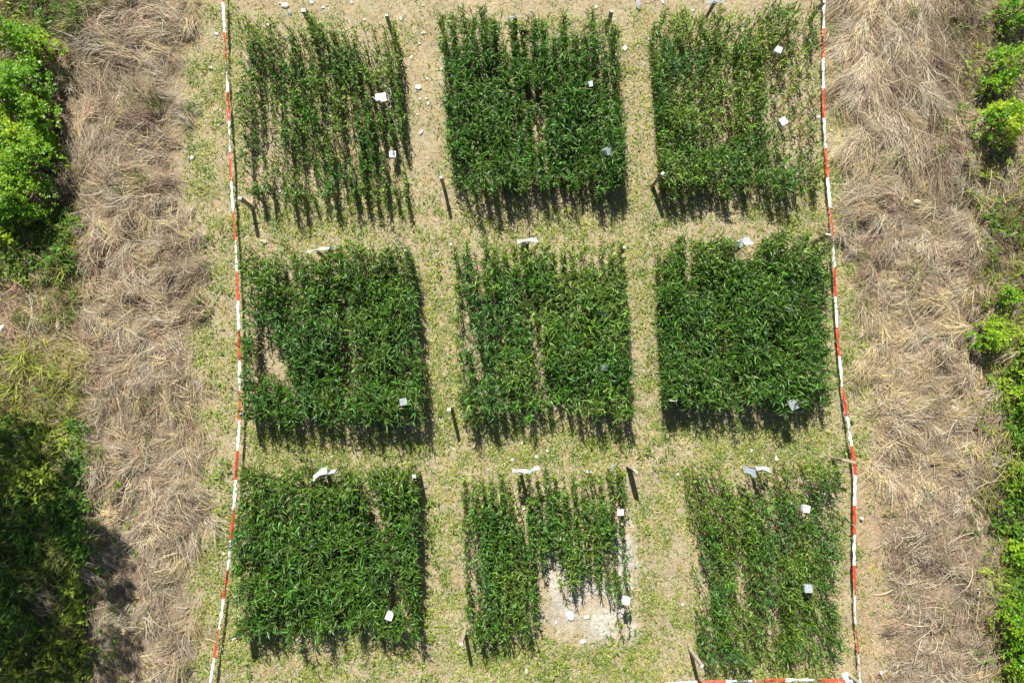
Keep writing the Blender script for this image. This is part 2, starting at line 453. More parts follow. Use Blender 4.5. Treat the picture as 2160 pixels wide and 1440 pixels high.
# ------------------------------------------------------------------ straw, dry grass and weeds of the margins
# colour classes
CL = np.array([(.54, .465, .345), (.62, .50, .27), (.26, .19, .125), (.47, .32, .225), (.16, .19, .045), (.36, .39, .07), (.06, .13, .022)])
def class_probs(px, py):
    n = len(px)
    p = np.tile(A3(.48, .22, .17, .11, .02, 0, 0), (n, 1))
    def put(w, v): 
        nonlocal p
        p = p * (1 - w[:, None]) + A3(*v) * w[:, None]
    put(box(px, py, 150, 400, 380, 950, 40) * .6, (.34, .38, .10, .14, .04, 0, 0))
    put(box(px, py, 1800, 2070, 640, 1020, 40) * .8, (.38, .46, .08, .06, .02, 0, 0))
    put(box(px, py, 1770, 1960, -300, 400, 20) * .9, (.78, .06, .10, .05, .01, 0, 0))
    bp = (1 - sst(.34, .46, fbm(px / 120 + 4, py / 90, 77, 3)))
    put(bp * .55, (.20, .10, .50, .18, .02, 0, 0))
    put(sst(.52, .66, fbm(px / 110 + 9, py / 80, 78, 3)) * .5, (.35, .50, .05, .10, 0, 0, 0))
    put(box(px, py, 30, 200, -300, 90), (.10, .08, .30, .12, .25, .1, .05))
    put(box(px, py, 110, 190, 60, 480, 20) * .8, (.22, .05, .55, .08, .10, 0, 0))
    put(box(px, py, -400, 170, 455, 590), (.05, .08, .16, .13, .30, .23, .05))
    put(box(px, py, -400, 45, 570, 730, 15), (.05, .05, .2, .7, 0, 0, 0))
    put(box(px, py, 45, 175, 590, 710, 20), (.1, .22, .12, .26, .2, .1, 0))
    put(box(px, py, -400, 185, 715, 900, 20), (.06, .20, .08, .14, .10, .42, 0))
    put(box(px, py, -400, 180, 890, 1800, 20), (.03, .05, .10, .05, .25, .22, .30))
    put(box(px, py, 180, 260, 890, 1800, 25) * .5, (.3, .1, .3, .1, .2, 0, 0))
    put(box(px, py, 1965, 2130, -300, 330, 25), (.28, .08, .38, .18, .06, .02, 0))
    put(box(px, py, 2050, 2600, 330, 660, 25), (.14, .1, .3, .2, .14, .12, 0))
    put(box(px, py, 2085, 2600, 660, 1800, 35), (.10, .12, .16, .08, .22, .27, .05))
    put(box(px, py, 1850, 2080, 1040, 1800, 40), (.44, .09, .30, .15, .02, 0, 0))
    return p

def flow(x, y):
    """heading of the laid-over straw"""
    px, py = PX(x, y)
    a = -np.pi / 2 + (fbm(x * 1.1, y * .9, 70, 3) - .5) * 7.5
    w = box(px, py, 1740, 2020, -400, 420, 50)
    b = -np.pi / 2 + (fbm(x * 2.0, y * 1.2, 75, 3) - .5) * 3.4 + (px - 1870) / 180 * .25
    w2 = box(px, py, 130, 400, -400, 420, 50)
    return a * (1 - np.maximum(w, w2)) + b * np.maximum(w, w2)

def in_view(px, py): return (px > -60) & (px < 2220) & (py > -60) & (py < 1500)

def scatter(n, x0, x1, y0, y1):
    px = rng.uniform(x0, x1, n); py = rng.uniform(y0, y1, n)
    x, y = W(px, py, .05)
    return px, py, x, y

def straw(side, x0, x1, name, label, nt, ni):
    acc = Acc()
    # hanks: tufts of strands that share a heading and a colour
    tpx, tpy, tx, ty = scatter(nt, x0, x1, -220, 1660)
    k = (rng.random(nt) < side_mask(tpx, tpy)) & (in_view(tpx, tpy) | (rng.random(nt) < .35))
    k &= rng.random(nt) > box(tpx, tpy, 1800, 1855, 1000, 1800, 30) * .8
    k &= rng.random(nt) < .35 + .9 * sst(.3, .55, fbm(tx * 3, ty * 3, 79))
    tpx, tpy, tx, ty = tpx[k], tpy[k], tx[k], ty[k]
    nT = len(tx)
    cnt = rng.integers(14, 46, nT)
    tid = np.repeat(np.arange(nT), cnt)
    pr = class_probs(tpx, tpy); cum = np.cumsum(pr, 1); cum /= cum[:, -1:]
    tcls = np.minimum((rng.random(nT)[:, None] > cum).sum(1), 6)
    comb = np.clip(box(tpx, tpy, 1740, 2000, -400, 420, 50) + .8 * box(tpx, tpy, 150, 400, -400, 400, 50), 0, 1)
    thead = flow(tx, ty) + rng.normal(0, .62, nT) * (1 - .65 * comb)
    tlen = rng.uniform(.08, .27, nT) * (1 + .6 * comb) * (1 - .5 * box(tpx, tpy, 1820, 2090, 1030, 1800, 40))
    ttone = rng.uniform(.72, 1.15, nT); tbend = rng.uniform(.05, .6, nT); tlift = rng.uniform(0, .05, nT); tturn = rng.normal(0, .7, nT)
    n1 = len(tid)
    x = tx[tid] + rng.normal(0, .030, n1); y = ty[tid] + rng.normal(0, .030, n1)
    a = thead[tid] + rng.normal(0, .26, n1); L = tlen[tid] * rng.uniform(.5, 1.25, n1)
    cls = np.where(rng.random(n1) < .72, tcls[tid], np.minimum((rng.random(n1)[:, None] > cum[tid]).sum(1), 6))
    tone = ttone[tid] * rng.uniform(.72, 1.28, n1); lift = tlift[tid] + rng.uniform(0, .025, n1); bd = tbend[tid]; tn = tturn[tid] + rng.normal(0, .4, n1)
    # loose strands in every direction
    ipx, ipy, ix, iy = scatter(ni, x0, x1, -220, 1660)
    k = (rng.random(ni) < side_mask(ipx, ipy)) & (in_view(ipx, ipy) | (rng.random(ni) < .35)) & (rng.random(ni) > box(ipx, ipy, 1800, 1855, 1000, 1800, 30) * .6)
    ipx, ipy, ix, iy = ipx[k], ipy[k], ix[k], iy[k]; n2 = len(ix)
    pr2 = class_probs(ipx, ipy); cum2 = np.cumsum(pr2, 1); cum2 /= cum2[:, -1:]
    x = np.concatenate([x, ix]); y = np.concatenate([y, iy]); a = np.concatenate([a, flow(ix, iy) + rng.normal(0, 1.0, n2)])
    L = np.concatenate([L, rng.uniform(.04, .16, n2)]); cls = np.concatenate([cls, np.minimum((rng.random(n2)[:, None] > cum2).sum(1), 6)])
    tone = np.concatenate([tone, rng.uniform(.6, 1.25, n2)]); lift = np.concatenate([lift, rng.uniform(0, .03, n2)])
    bd = np.concatenate([bd, rng.uniform(.1, .7, n2)]); tn = np.concatenate([tn, rng.normal(0, .9, n2)])
    n = len(x); z0 = ground_z(x, y)
    tone = tone * (.72 + .58 * fbm(x * 1.6, y * 1.3, 86, 3)) * (1 + .14 * box(*PX(x, y), 1780, 1960, -300, 380, 40))
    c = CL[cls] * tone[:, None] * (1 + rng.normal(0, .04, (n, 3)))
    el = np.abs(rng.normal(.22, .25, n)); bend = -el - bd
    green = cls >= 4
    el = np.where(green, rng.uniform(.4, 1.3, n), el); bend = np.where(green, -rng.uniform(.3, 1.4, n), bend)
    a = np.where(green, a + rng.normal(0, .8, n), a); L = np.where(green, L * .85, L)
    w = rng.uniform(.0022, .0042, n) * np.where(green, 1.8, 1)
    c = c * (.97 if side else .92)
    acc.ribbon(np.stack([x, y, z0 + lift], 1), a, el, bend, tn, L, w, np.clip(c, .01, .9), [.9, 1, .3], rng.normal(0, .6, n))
    # long pale stalks thrown on top
    m = n // 60
    s = rng.choice(n, m, replace=False); s = s[~green[s]]; m = len(s)
    acc.ribbon(np.stack([x[s], y[s], z0[s] + rng.uniform(.03, .08, m)], 1), a[s] + rng.normal(0, .9, m), rng.normal(.12, .1, m), -rng.uniform(.1, .5, m),
               rng.normal(0, .9, m), rng.uniform(.12, .34, m), rng.uniform(.003, .006, m), np.tile(A3(.60, .52, .34), (m, 1)) * rng.uniform(.8, 1.15, m)[:, None],
               [1, 1, .9, .7, .4], rng.normal(0, .4, m))
    o = acc.build(name, M_STRAW, None)
    tag(o, label, 'dry grass', None, 'stuff')
straw(0, -300, 470, 'dry_grass', 'flattened beige straw and dry grass left of the left barrier tape', 4700, 40000)
straw(1, 1740, 2460, 'dry_grass', 'combed pale straw and dry grass right of the right barrier tape', 4700, 40000)

def rosettes(acc, x, y, z, size, col, nl, el_lo=.1, el_hi=.9, wfac=.38, spread=.2):
    n = len(x)
    for k in range(nl):
        m = rng.random(n) < .85
        nn = m.sum()
        L = size[m] * rng.uniform(.6, 1.2, nn)
        acc.ribbon(np.stack([x[m] + rng.normal(0, 1, nn) * size[m] * spread, y[m] + rng.normal(0, 1, nn) * size[m] * spread, z[m] + rng.uniform(0, .6, nn) * size[m]], 1),
                   rng.uniform(0, 2 * np.pi, nn), rng.uniform(el_lo, el_hi, nn), -rng.uniform(.1, 1.1, nn), rng.normal(0, .3, nn), L, L * wfac * rng.uniform(.7, 1.2, nn),
                   np.clip(col[m] * rng.uniform(.75, 1.3, nn)[:, None], .01, .8), [.35, 1, .1], rng.normal(0, .3, nn))

# ---- long uncut grass between the shrubs and the straw
def long_grass(nn, regions, label):
    x0 = min(r[0] for r in regions) - 30; x1 = max(r[1] for r in regions) + 30
    acc = Acc()
    px, py, x, y = scatter(nn, x0, x1, -120, 1560)
    dens = 0; pal = np.zeros((nn, 3)); hd = np.zeros(nn)
    for a, b, c, d, dn, c1, c2, head in regions:
        w = box(px, py, a, b, c, d, 28) * dn
        mixv = np.clip(fbm(px / 38, py / 38, 230) * 1.8 - .4 + rng.normal(0, .2, nn), 0, 1)
        pal = pal + w[:, None] * cmix(np.tile(A3(*c1), (nn, 1)), A3(*c2), mixv); hd = hd + w * head; dens = dens + w
    k = rng.random(nn) < dens * (.25 + .75 * sst(.35, .55, fbm(px / 32, py / 32, 233)))
    col = (pal / np.maximum(dens, 1e-6)[:, None])[k]; hd = (hd / np.maximum(dens, 1e-6))[k]
    x, y = x[k], y[k]; n = len(x)
    acc.ribbon(np.stack([x, y, ground_z(x, y)], 1), hd + (fbm(x * 2.5, y * 2.5, 236) - .5) * 3 + rng.normal(0, .5, n), rng.uniform(.3, 1.1, n), -rng.uniform(.3, 1.2, n), rng.normal(0, .4, n),
               rng.uniform(.10, .26, n), rng.uniform(.004, .008, n), np.clip(col * rng.uniform(.6, 1.4, n)[:, None], .01, .8), [.9, 1, .6, .1], rng.normal(0, .5, n))
    tag(acc.build('long_grass', M_WEED), label, 'grass', None, 'stuff')
OL, YG, TN, BR = (.17, .19, .045), (.40, .40, .07), (.46, .36, .17), (.24, .15, .08)
long_grass(15000, [(-100, 175, 460, 610, .8, OL, (.22, .26, .05), -1.2), (40, 170, 600, 700, .5, BR, (.30, .28, .07), .8), (-100, 180, 710, 900, 1., (.34, .35, .06), TN, .5), (20, 190, -100, 80, .6, OL, BR, -1.),
                   (110, 165, 60, 120, .6, OL, BR, -1.), (150, 200, 600, 900, .3, BR, TN, -1.)],
           'uncut yellow olive grass between the left shrubs and the straw')
long_grass(15000, [(1985, 2140, -100, 330, .55, OL, BR, -1.), (2040, 2220, 330, 660, .6, BR, OL, -1.5), (2060, 2140, 660, 1560, .4, (.30, .30, .06), TN, -2.)],
           'uncut olive and brown grass between the right shrubs and the straw')

# ---- tall weeds at both edges
def edge_w(px, py):
    w = (box(px, py, -400, 170, 455, 600) * .8 + box(px, py, -400, 190, 890, 1800) * 1.3 + box(px, py, 20, 190, -300, 80) * .45 +
         box(px, py, -400, 185, 710, 890) * .04 + box(px, py, 2065, 2600, 400, 660) * .22 + box(px, py, 2050, 2120, 660, 1800, 30) * .12 + box(px, py, 2110, 2600, 700, 1800, 35) * 1.1 +
         box(px, py, 2020, 2130, 20, 400) * .12 + box(px, py, 170, 300, 1000, 1800) * .06)
    return np.clip(w * sst(.3, .55, fbm(px / 40, py / 40, 90)) * 1.3, 0, 1)
for (x0, x1, lab) in ((-300, 420, 'shaded green weeds and grass along the left picture edge'), (1990, 2460, 'green weeds growing between the shrubs on the right edge')):
    nn = 19000
    px, py, x, y = scatter(nn, x0, x1, -150, 1560)
    k = rng.random(nn) < edge_w(px, py)
    px, py, x, y = px[k], py[k], x[k], y[k]; n = len(px)
    z = ground_z(x, y) + rng.uniform(0, .16, n) * fbm(x * 3, y * 3, 93) * 1.5
    col = cmix(np.tile(A3(.10, .22, .022), (n, 1)), A3(.30, .38, .04), sst(.4, .7, fbm(x * 2.5, y * 2.5, 96)))
    acc = Acc()
    rosettes(acc, x, y, z, rng.uniform(.035, .075, n), col, 6, .2, 1.2, .34, .35)
    tag(acc.build('weeds', M_WEED), lab, 'weeds', None, 'stuff')

# ---- low weeds of the paths
def path_green(px, py):
    w = np.full(np.shape(px), .55)
    def put(b, v):
        nonlocal w
        w = w * (1 - b) + v * b
    put(box(px, py, -400, 2600, -400, 30, 12), .12)
    put(box(px, py, 862, 925, -10, 430, 12), .22)
    put(box(px, py, 1318, 1375, 20, 450, 12), .55)
    put(box(px, py, 900, 960, 500, 1450, 15), 1.)
    put(box(px, py, 1335, 1400, 480, 900, 15), .75)
    put(box(px, py, 470, 1800, 435, 505, 12), .85)
    put(box(px, py, 500, 1800, 895, 985, 15), .95)
    put(box(px, py, 470, 1800, 1365, 1700, 15), 1.)
    put(box(px, py, 1345, 1450, 900, 1450, 15), .85)
    put(box(px, py, 395, 500, 0, 480, 15), .85)
    put(box(px, py, 400, 500, 480, 1500, 15), .8)
    put(box(px, py, 1745, 1840, 350, 980, 15), .85)
    put(box(px, py, 1785, 1880, 980, 1700, 15), .22)
    return w * (1 - .93 * chalk(px, py)) * (1 - .85 * in_quad(px, py, -14))

nn = 178000
px, py, x, y = scatter(nn, 385, 1900, -60, 1500)
patch = sst(.38, .60, .55 * fbm(px / 26, py / 26, 100, 4) + .45 * fbm(px / 95, py / 80, 107, 3))
k = (rng.random(nn) < path_green(px, py) * (.26 + .74 * patch)) & (side_mask(px, py) < .75)
px, py, x, y, patch = px[k], py[k], x[k], y[k], patch[k]; n = len(px)
z = ground_z(x, y)
col = cmix(np.tile(A3(.15, .26, .035), (n, 1)), A3(.46, .48, .11), np.clip(fbm(px / 22, py / 22, 104) * 1.4 - .3 + rng.normal(0, .15, n), 0, 1))
acc = Acc()
rosettes(acc, x, y, z, rng.uniform(.014, .040, n), col, 3, .1, 1.1, .27, .7)
# short grass blades among them
m = rng.random(n) < .3; nn = m.sum()
for _ in range(1):
    acc.ribbon(np.stack([x[m] + rng.normal(0, .02, nn), y[m] + rng.normal(0, .02, nn), z[m]], 1), rng.uniform(0, 6.3, nn), rng.uniform(.3, 1.3, nn), -rng.uniform(.3, 1.4, nn),
               rng.normal(0, .4, nn), rng.uniform(.03, .09, nn), rng.uniform(.003, .006, nn), np.clip(col[m] * rng.uniform(.8, 1.4, nn)[:, None], .01, .8), [.9, 1, .6, .1], rng.normal(0, .5, nn))
tag(acc.build('low_weeds', M_WEED), 'low yellow green weeds dotting the paths between the wheat plots', 'weeds', None, 'stuff')

# bigger clumps of weeds along the left tape and at other marked spots
nn = 9000
px, py, x, y = scatter(nn, 395, 1850, -20, 1460)
wsp = 0
for cx, cy, rx, ry in [(440,500,18,40),(455,620,25,50),(450,800,20,60),(470,1090,22,90),(465,1000,25,40),(430,340,15,25),(415,170,20,40),(1780,850,20,50),(1790,940,22,40),
                       (1745,470,20,30),(1830,620,12,14),(1835,520,8,8),(1160,1390,70,28),(950,790,14,40),(960,840,16,20),(1380,700,12,60),(930,560,18,50),(1255,925,60,25),
                       (900,1280,25,60),(920,1120,20,60),(1390,950,30,30),(1765,1005,14,30),(1600,1400,60,25),(560,1400,60,20),(800,1410,60,20),(1340,1370,40,30),(405,1440,20,60),
                       (1830,1170,12,12),(1385,600,10,40),(1395,60,25,45),(1745,60,14,50),(1750,330,16,40),(500,470,14,14),(1300,120,20,40)]:
    wsp = wsp + np.exp(-((px - cx) / rx) ** 2 - ((py - cy) / ry) ** 2)
k = rng.random(nn) < np.clip(wsp * 1.1, 0, 1) * (.3 + .7 * sst(.35, .55, fbm(px / 14, py / 14, 110)))
px, py, x, y = px[k], py[k], x[k], y[k]; n = len(px)
z = ground_z(x, y)
col = cmix(np.tile(A3(.10, .19, .03), (n, 1)), A3(.28, .36, .06), np.clip(fbm(px / 20, py / 20, 114) * 1.5 - .3, 0, 1))
acc = Acc()
rosettes(acc, x, y, z + rng.uniform(0, .03, n), rng.uniform(.025, .055, n), col, 6, .1, 1.1, .36, .45)
tag(acc.build('weed_clumps', M_WEED), 'brighter green weed clumps beside the barrier tapes and path crossings', 'weeds', None, 'stuff')

# dry litter on the paths and under the wheat
nn = 40000
px, py, x, y = scatter(nn, 385, 1900, -60, 1500)
k = (side_mask(px, py) < .8) & (rng.random(nn) < (.35 + .65 * sst(.4, .6, fbm(px / 35, py / 35, 120))) * (1 - .8 * chalk(px, py)))
px, py, x, y = px[k], py[k], x[k], y[k]; n = len(px)
z = ground_z(x, y)
c = cmix(np.tile(A3(.62, .55, .38), (n, 1)), A3(.24, .19, .11), (rng.random(n) < .35).astype(float)) * rng.uniform(.75, 1.2, n)[:, None]
acc = Acc()
acc.ribbon(np.stack([x, y, z + rng.uniform(.002, .012, n)], 1), rng.uniform(0, 6.3, n), rng.normal(.15, .15, n), -rng.uniform(.1, .6, n), rng.normal(0, .8, n),
           rng.uniform(.012, .07, n), rng.uniform(.002, .005, n), c, [.9, 1, .5], rng.normal(0, .5, n))
tag(acc.build('straw_litter', M_STRAW), 'short dry straw bits scattered over the soil of the paths', 'straw litter', None, 'stuff')

# ------------------------------------------------------------------ stones
def stone_mesh(name, seed, mat, sub=2):
    r = np.random.default_rng(seed)
    bm = bmesh.new(); bmesh.ops.create_icosphere(bm, subdivisions=sub, radius=1)
    ax = [Vector(r.normal(0, 1, 3)).normalized() for _ in range(7)]; am = r.uniform(.05, .35, 7)
    for v in bm.verts:
        d = v.co.normalized()
        k = 1 - sum(a * max(0, d.dot(x) - .55) for a, x in zip(am, ax)) * 1.2 + r.normal(0, .03)
        v.co = d * k
        v.co.z *= .6
    me = bpy.data.meshes.new(name); bm.to_mesh(me); bm.free(); me.materials.append(mat)
    return me
SM = {k: [stone_mesh('stone', s + 10 * j, m) for s in range(4)] for j, (k, m) in enumerate((('w', M_STONEW), ('t', M_STONET), ('g', M_STONEG)))}
STONES = [
 (601,12,10,.75,'w','large white stone at the top edge left of the thick grey stake'),
 (611,26,8,.6,'g','grey stone touching the large white stone at the top edge'),
 (590,6,4,.8,'w','small white stone just left of the large white stone at the top edge'),
 (567,52,4.5,.8,'w','small white stone above the upper left wheat plot, near its left half'),
 (657,6,5,.9,'w','pale stone at the top edge right of the thick grey stake'),
 (658,46,4.5,.9,'w','white stone at the foot of the thick grey stake'),
 (681,16,4,.9,'w','small pinkish white stone on bare soil right of the thick grey stake'),
 (742,5,4.5,.8,'w','white stone on bare soil at the top edge above the first plot'),
 (769,42,3.5,.8,'w','tiny white stone left of the slim stake at the first plot'),
 (845,39,5.5,.6,'w','narrow white stone on bare soil right of the slim stake at the first plot'),
 (893,70,6,.6,'w','elongated pale stone near the top of the path between first and second plot'),
 (867,121,5,.9,'w','white stone at the right edge of the first plot, topmost on that side'),
 (885,92,3.5,.8,'w','small stone below the elongated pale stone in the first path'),
 (901,165,4.5,.9,'w','small white stone above the big round one in the first path'),
 (882,184,8,.95,'w','big round white stone in the path between the first and second plot'),
 (886,209,4,.8,'w','left one of three small stones below the big round stone'),
 (900,208,3.5,.8,'w','upper right one of three small stones below the big round stone'),
 (903,218,5,.7,'w','lowest of three small stones below the big round stone'),
 (880,241,3,.9,'w','tiny stone between the three small stones and the lower round stone'),
 (888,279,6.5,.8,'w','lower round white stone in the path between first and second plot'),
 (842,254,4,.8,'w','white stone in the right edge of the first wheat plot'),
 (590,402,5,.9,'w','white stone showing through the lower part of the first wheat plot'),
 (560,166,3.5,.8,'w','white stone between sparse rows in the upper part of the first plot'),
 (931,145,3.5,.8,'w','white stone at the left edge of the second wheat plot'),
 (893,12,3.5,.8,'t','small tan stone at the top edge above the first path'),
 (1318,101,8.5,.8,'w','big white stone at the right edge of the second wheat plot'),
 (1346,97,3.5,.8,'w','small white stone right of the big one in the second path'),
 (1258,15,5,.8,'w','white stone on bare soil above the second wheat plot'),
 (1347,10,14,.5,'g','pointed bluish grey stone at the top edge between second and third plot'),
 (1398,4,6,.6,'w','white stone at the top edge above the left corner of the third plot'),
 (1462,22,5,.7,'w','white stone at the upper edge of the third plot, left of its sign'),
 (1394,55,4.5,.7,'t','tan stone among the upper left plants of the third plot'),
 (1370,83,6,.7,'w','white stone at the left edge of the third plot'),
 (1382,197,4,.8,'w','small white stone at the left edge of the third plot, lower down'),
 (1573,50,4,.8,'w','pale stone among the upper plants of the third plot'),
 (1551,162,4,.8,'w','white stone in the middle of the third plot'),
 (1727,247,5,.8,'w','white stone touching the inner side of the right tape'),
 (1393,355,5,.8,'w','pale stone beside the leaning stake of the third plot'),
 (1801,103,4,.8,'w','white stone at the left rim of the combed straw, top right'),
 (1802,194,5,.7,'g','bluish grey stone at the left rim of the combed straw'),
 (1754,275,4,.8,'w','white stone just outside the right tape near a quarter height'),
 (461,20,3.5,.8,'w','small white stone left of the left tape at the top'),
 (456,71,6,.7,'w','pale elongated stone left of the left tape near the top'),
 (444,125,5,.8,'t','dull tan stone left of the left tape'),
 (444,143,5.5,.8,'w','bright white stone left of the left tape below a tan one'),
 (405,331,7,.8,'w','white stone where straw meets the weedy strip, upper left'),
 (406,140,4,.7,'g','grey stone at the straw edge, upper left'),
 (462,262,5,.7,'w','pale stone just left of the left tape at quarter height'),
 (556,510,9,.6,'t','tan stone on the path between the first and fourth plot'),
 (594,558,6,.7,'t','tan stone in the bare gap at the top of the fourth plot'),
 (415,808,8,.7,'g','flat grey stone at the straw edge, left of the fourth plot'),
 (951,516,4.5,.8,'w','small pale stone at the upper left corner of the middle plot'),
 (1332,717,4.5,.8,'w','white stone at the right edge of the middle plot'),
 (1452,524,4,.8,'t','tan stone at the top of the densest plot'),
 (1635,533,4,.8,'w','pale stone among the upper plants of the densest plot'),
 (1101,934,4,.8,'w','small white stone on the path below the middle plot'),
 (1080,969,6,.8,'w','white stone left above the curled sign of the broken plot'),
 (1064,979,3.5,.8,'w','small white stone beside the one left above the curled sign'),
 (1131,963,6,.8,'w','white oval stone right above the curled sign of the broken plot'),
 (1155,951,5,.6,'w','flat white stone farther right above the curled sign'),
 (1240,995,10,.45,'w','flat pale slab at the upper right of the broken plot'),
 (1253,1011,6,.5,'g','small grey slab below the pale slab of the broken plot'),
 (1290,989,12,.5,'g','upright bluish grey slab at the upper right of the broken plot'),
 (1288,1014,5.5,.8,'w','round white stone under the bluish grey slab'),
 (1030,990,3.5,.8,'w','small white stone at the top of the broken plot, left of its sign'),
 (1092,1081,4.5,.8,'w','white stone in the bare slit of the broken plot'),
 (1106,1073,5,.6,'w','flat white stone right of the slit of the broken plot'),
 (1308,1210,6,.6,'w','flat white stone on the right side of the broken plot above the lower box'),
 (1178,1225,5,.5,'g','grey stone at the edge of the chalky bare patch'),
 (1203,1298,11,.8,'w','largest white stone on the chalky bare patch'),
 (1237,1301,7,.8,'w','white stone right of the largest one on the chalky patch'),
 (1173,1313,4.5,.7,'w','small stone left on the chalky bare patch'),
 (1230,1353,8,.8,'w','round white stone at the bottom of the chalky bare patch'),
 (1110,1414,6,.6,'w','white stone on the weedy path under the broken plot'),
 (1440,1275,5,.8,'w','white stone on the path between the broken and the thin blue plot'),
 (1585,950,5,.6,'w','flat white stone above the sign of the thin blue plot, upper one'),
 (1608,966,3.5,.8,'w','tiny white stone above the sign of the thin blue plot'),
 (1638,967,6.5,.8,'w','yellowish white stone right above the sign of the thin blue plot'),
 (1430,1000,4,.8,'w','small pale stone left of the thin blue plot'),
 (1740,1042,5,.8,'w','white stone among the upper right plants of the thin blue plot'),
 (1815,1092,4.5,.9,'w','yellowish stone just outside the right tape, lower part'),
 (1855,1415,5,.8,'w','white stone right of the tape corner at the bottom'),
 (700,962,4,.8,'w','small white stone on the path above the lower left plot'),
 (827,909,3.5,.8,'w','tiny stone on the path under the fourth plot'),
 (472,1167,5,.8,'w','white stone touching the left tape, lower part'),
 (435,1102,6,.6,'t','tan stone in the straw left of the left tape, lower part'),
 (1924,430,10,.6,'t','flat yellowish stone in the straw on the right, upper half'),
 (1928,527,14,.5,'t','wedge shaped tan stone in the straw on the right'),
 (1997,862,10,.7,'w','crumpled white lump in the straw on the right'),
 (133,688,12,.5,'t','pinkish flat stone in dry grass on the left'),
 (12,684,10,.6,'g','dark grey stone at the left picture edge'),
 (30,696,9,.6,'w','pale stone beside the dark one at the left picture edge'),
]
for j, (sx, sy, rp, fl, kd, lab) in enumerate(STONES):
    o = bpy.data.objects.new('stone', SM[kd][j % 4])
    r_ = rp * .95 / 197
    x, y = W(sx, sy, .01)
    zz = float(ground_z(np.array([float(x)]), np.array([float(y)]))[0])
    if sx < 400 or sx > 1800: zz += .035
    else: zz += .004
    o.location = (float(x), float(y), zz + r_ * .12)
    a = [1, fl]
    if j % 2: a = [fl, 1]
    if lab.startswith(('pointed', 'upright')): a = [.5, 1]
    if 'slab' in lab and not lab.startswith('upright'): a = [1, .5]
    o.scale = (r_ * a[0], r_ * a[1], r_ * .6)
    o.rotation_euler = (0, 0, float(rng.uniform(-.4, .4)))
    link(o); tag(o, lab, 'stone', 'pale stones scattered on the soil')

# gravel too small to count
nn = 5200
px, py, x, y = scatter(nn, 380, 1880, -150, 1600)
k = (side_mask(px, py) < .6) & (rng.random(nn) < .2 + .8 * np.clip(box(px, py, 400, 1800, -200, 60) + box(px, py, 400, 480, 0, 400) + box(px, py, 850, 930, 0, 400) + chalk(px, py), 0, 1))
x, y = x[k], y[k]; n = len(x)
z = ground_z(x, y)
oc = np.array([(1, 0, 0), (0, 1, 0), (-1, 0, 0), (0, -1, 0), (0, 0, 1), (.6, .6, -.5)], float)
of = np.array([(0, 1, 4), (1, 2, 4), (2, 3, 4), (3, 0, 4)])
sz = rng.uniform(.002, .0095, n) * rng.uniform(.5, 1, n)
th = rng.uniform(0, 6.3, n)
V = oc[None, :5] * sz[:, None, None] * rng.uniform(.6, 1.4, (n, 5, 1))
V[..., 2] *= .7
xr = V[..., 0] * np.cos(th)[:, None] - V[..., 1] * np.sin(th)[:, None]; yr = V[..., 0] * np.sin(th)[:, None] + V[..., 1] * np.cos(th)[:, None]
V = np.stack([xr + x[:, None], yr + y[:, None], V[..., 2] + z[:, None] + .002], -1)
Fc = (of[None] + 5 * np.arange(n)[:, None, None]).reshape(-1, 3)
tag(link(np_mesh('gravel', V.reshape(-1, 3), Fc, M_STONEW, None, False)), 'fine pale gravel sprinkled over the bare soil', 'gravel', None, 'stuff')

# ------------------------------------------------------------------ stakes, signs, boxes
def box_bm(bm, sx, sy, sz, c=(0, 0, 0), rot=0.0, tilt=(0, 0), bevel=0.0):
    r = bmesh.ops.create_cube(bm, size=1)
    vs = r['verts']
    from mathutils import Matrix
    m = Matrix.Translation(c) @ Matrix.Rotation(rot, 4, 'Z') @ Matrix.Rotation(tilt[0], 4, 'X') @ Matrix.Rotation(tilt[1], 4, 'Y') @ Matrix.Diagonal((sx, sy, sz, 1))
    for v in vs: v.co = m @ v.co
    if bevel:
        es = list({e for v in vs for e in v.link_edges})
        bmesh.ops.bevel(bm, geom=es, offset=bevel, segments=1, affect='EDGES')

def bm_obj(name, bm, mat, parent=None, loc=(0, 0, 0)):
    me = bpy.data.meshes.new(name); bm.to_mesh(me); bm.free(); me.materials.append(mat)
    if mat is M_WOOD: me.materials.append(M_SAWN)
    o = bpy.data.objects.new(name, me); o.location = loc
    return link(o, parent)

def gz(x, y): return float(ground_z(np.array([float(x)]), np.array([float(y)]))[0])

def stake_bm(h, w, t, yaw, lean=(0, 0), topcut=.5):
    """sawn stake with a slanted, slightly split head, four rings of vertices"""
    bm = bmesh.new()
    rings = []
    for k, zf in enumerate((-.12, 0, .33, .66, 1.0)):
        zz = zf * h if zf >= 0 else -.12
        ring = []
        for a, b in ((-1, -1), (1, -1), (1, 1), (-1, 1)):
            lx = a * w / 2 * (1 - .08 * (k == 4)) + rng.normal(0, .0008); ly = b * t / 2 + rng.normal(0, .0008)
            dz = 0
            if k == 4: dz = -a * w * topcut * .3 - abs(rng.normal(0, .002))
            X_ = lx * math.cos(yaw) - ly * math.sin(yaw); Y_ = lx * math.sin(yaw) + ly * math.cos(yaw)
            ring.append(bm.verts.new((X_ + lean[0] * max(zz, 0), Y_ + lean[1] * max(zz, 0), zz + dz)))
        rings.append(ring)
    for r0, r1 in zip(rings, rings[1:]):
        for j in range(4):
            bm.faces.new((r0[j], r0[(j + 1) % 4], r1[(j + 1) % 4], r1[j]))
    bm.faces.new(rings[-1]).material_index = 1; bm.faces.new(rings[0][::-1])
    return bm

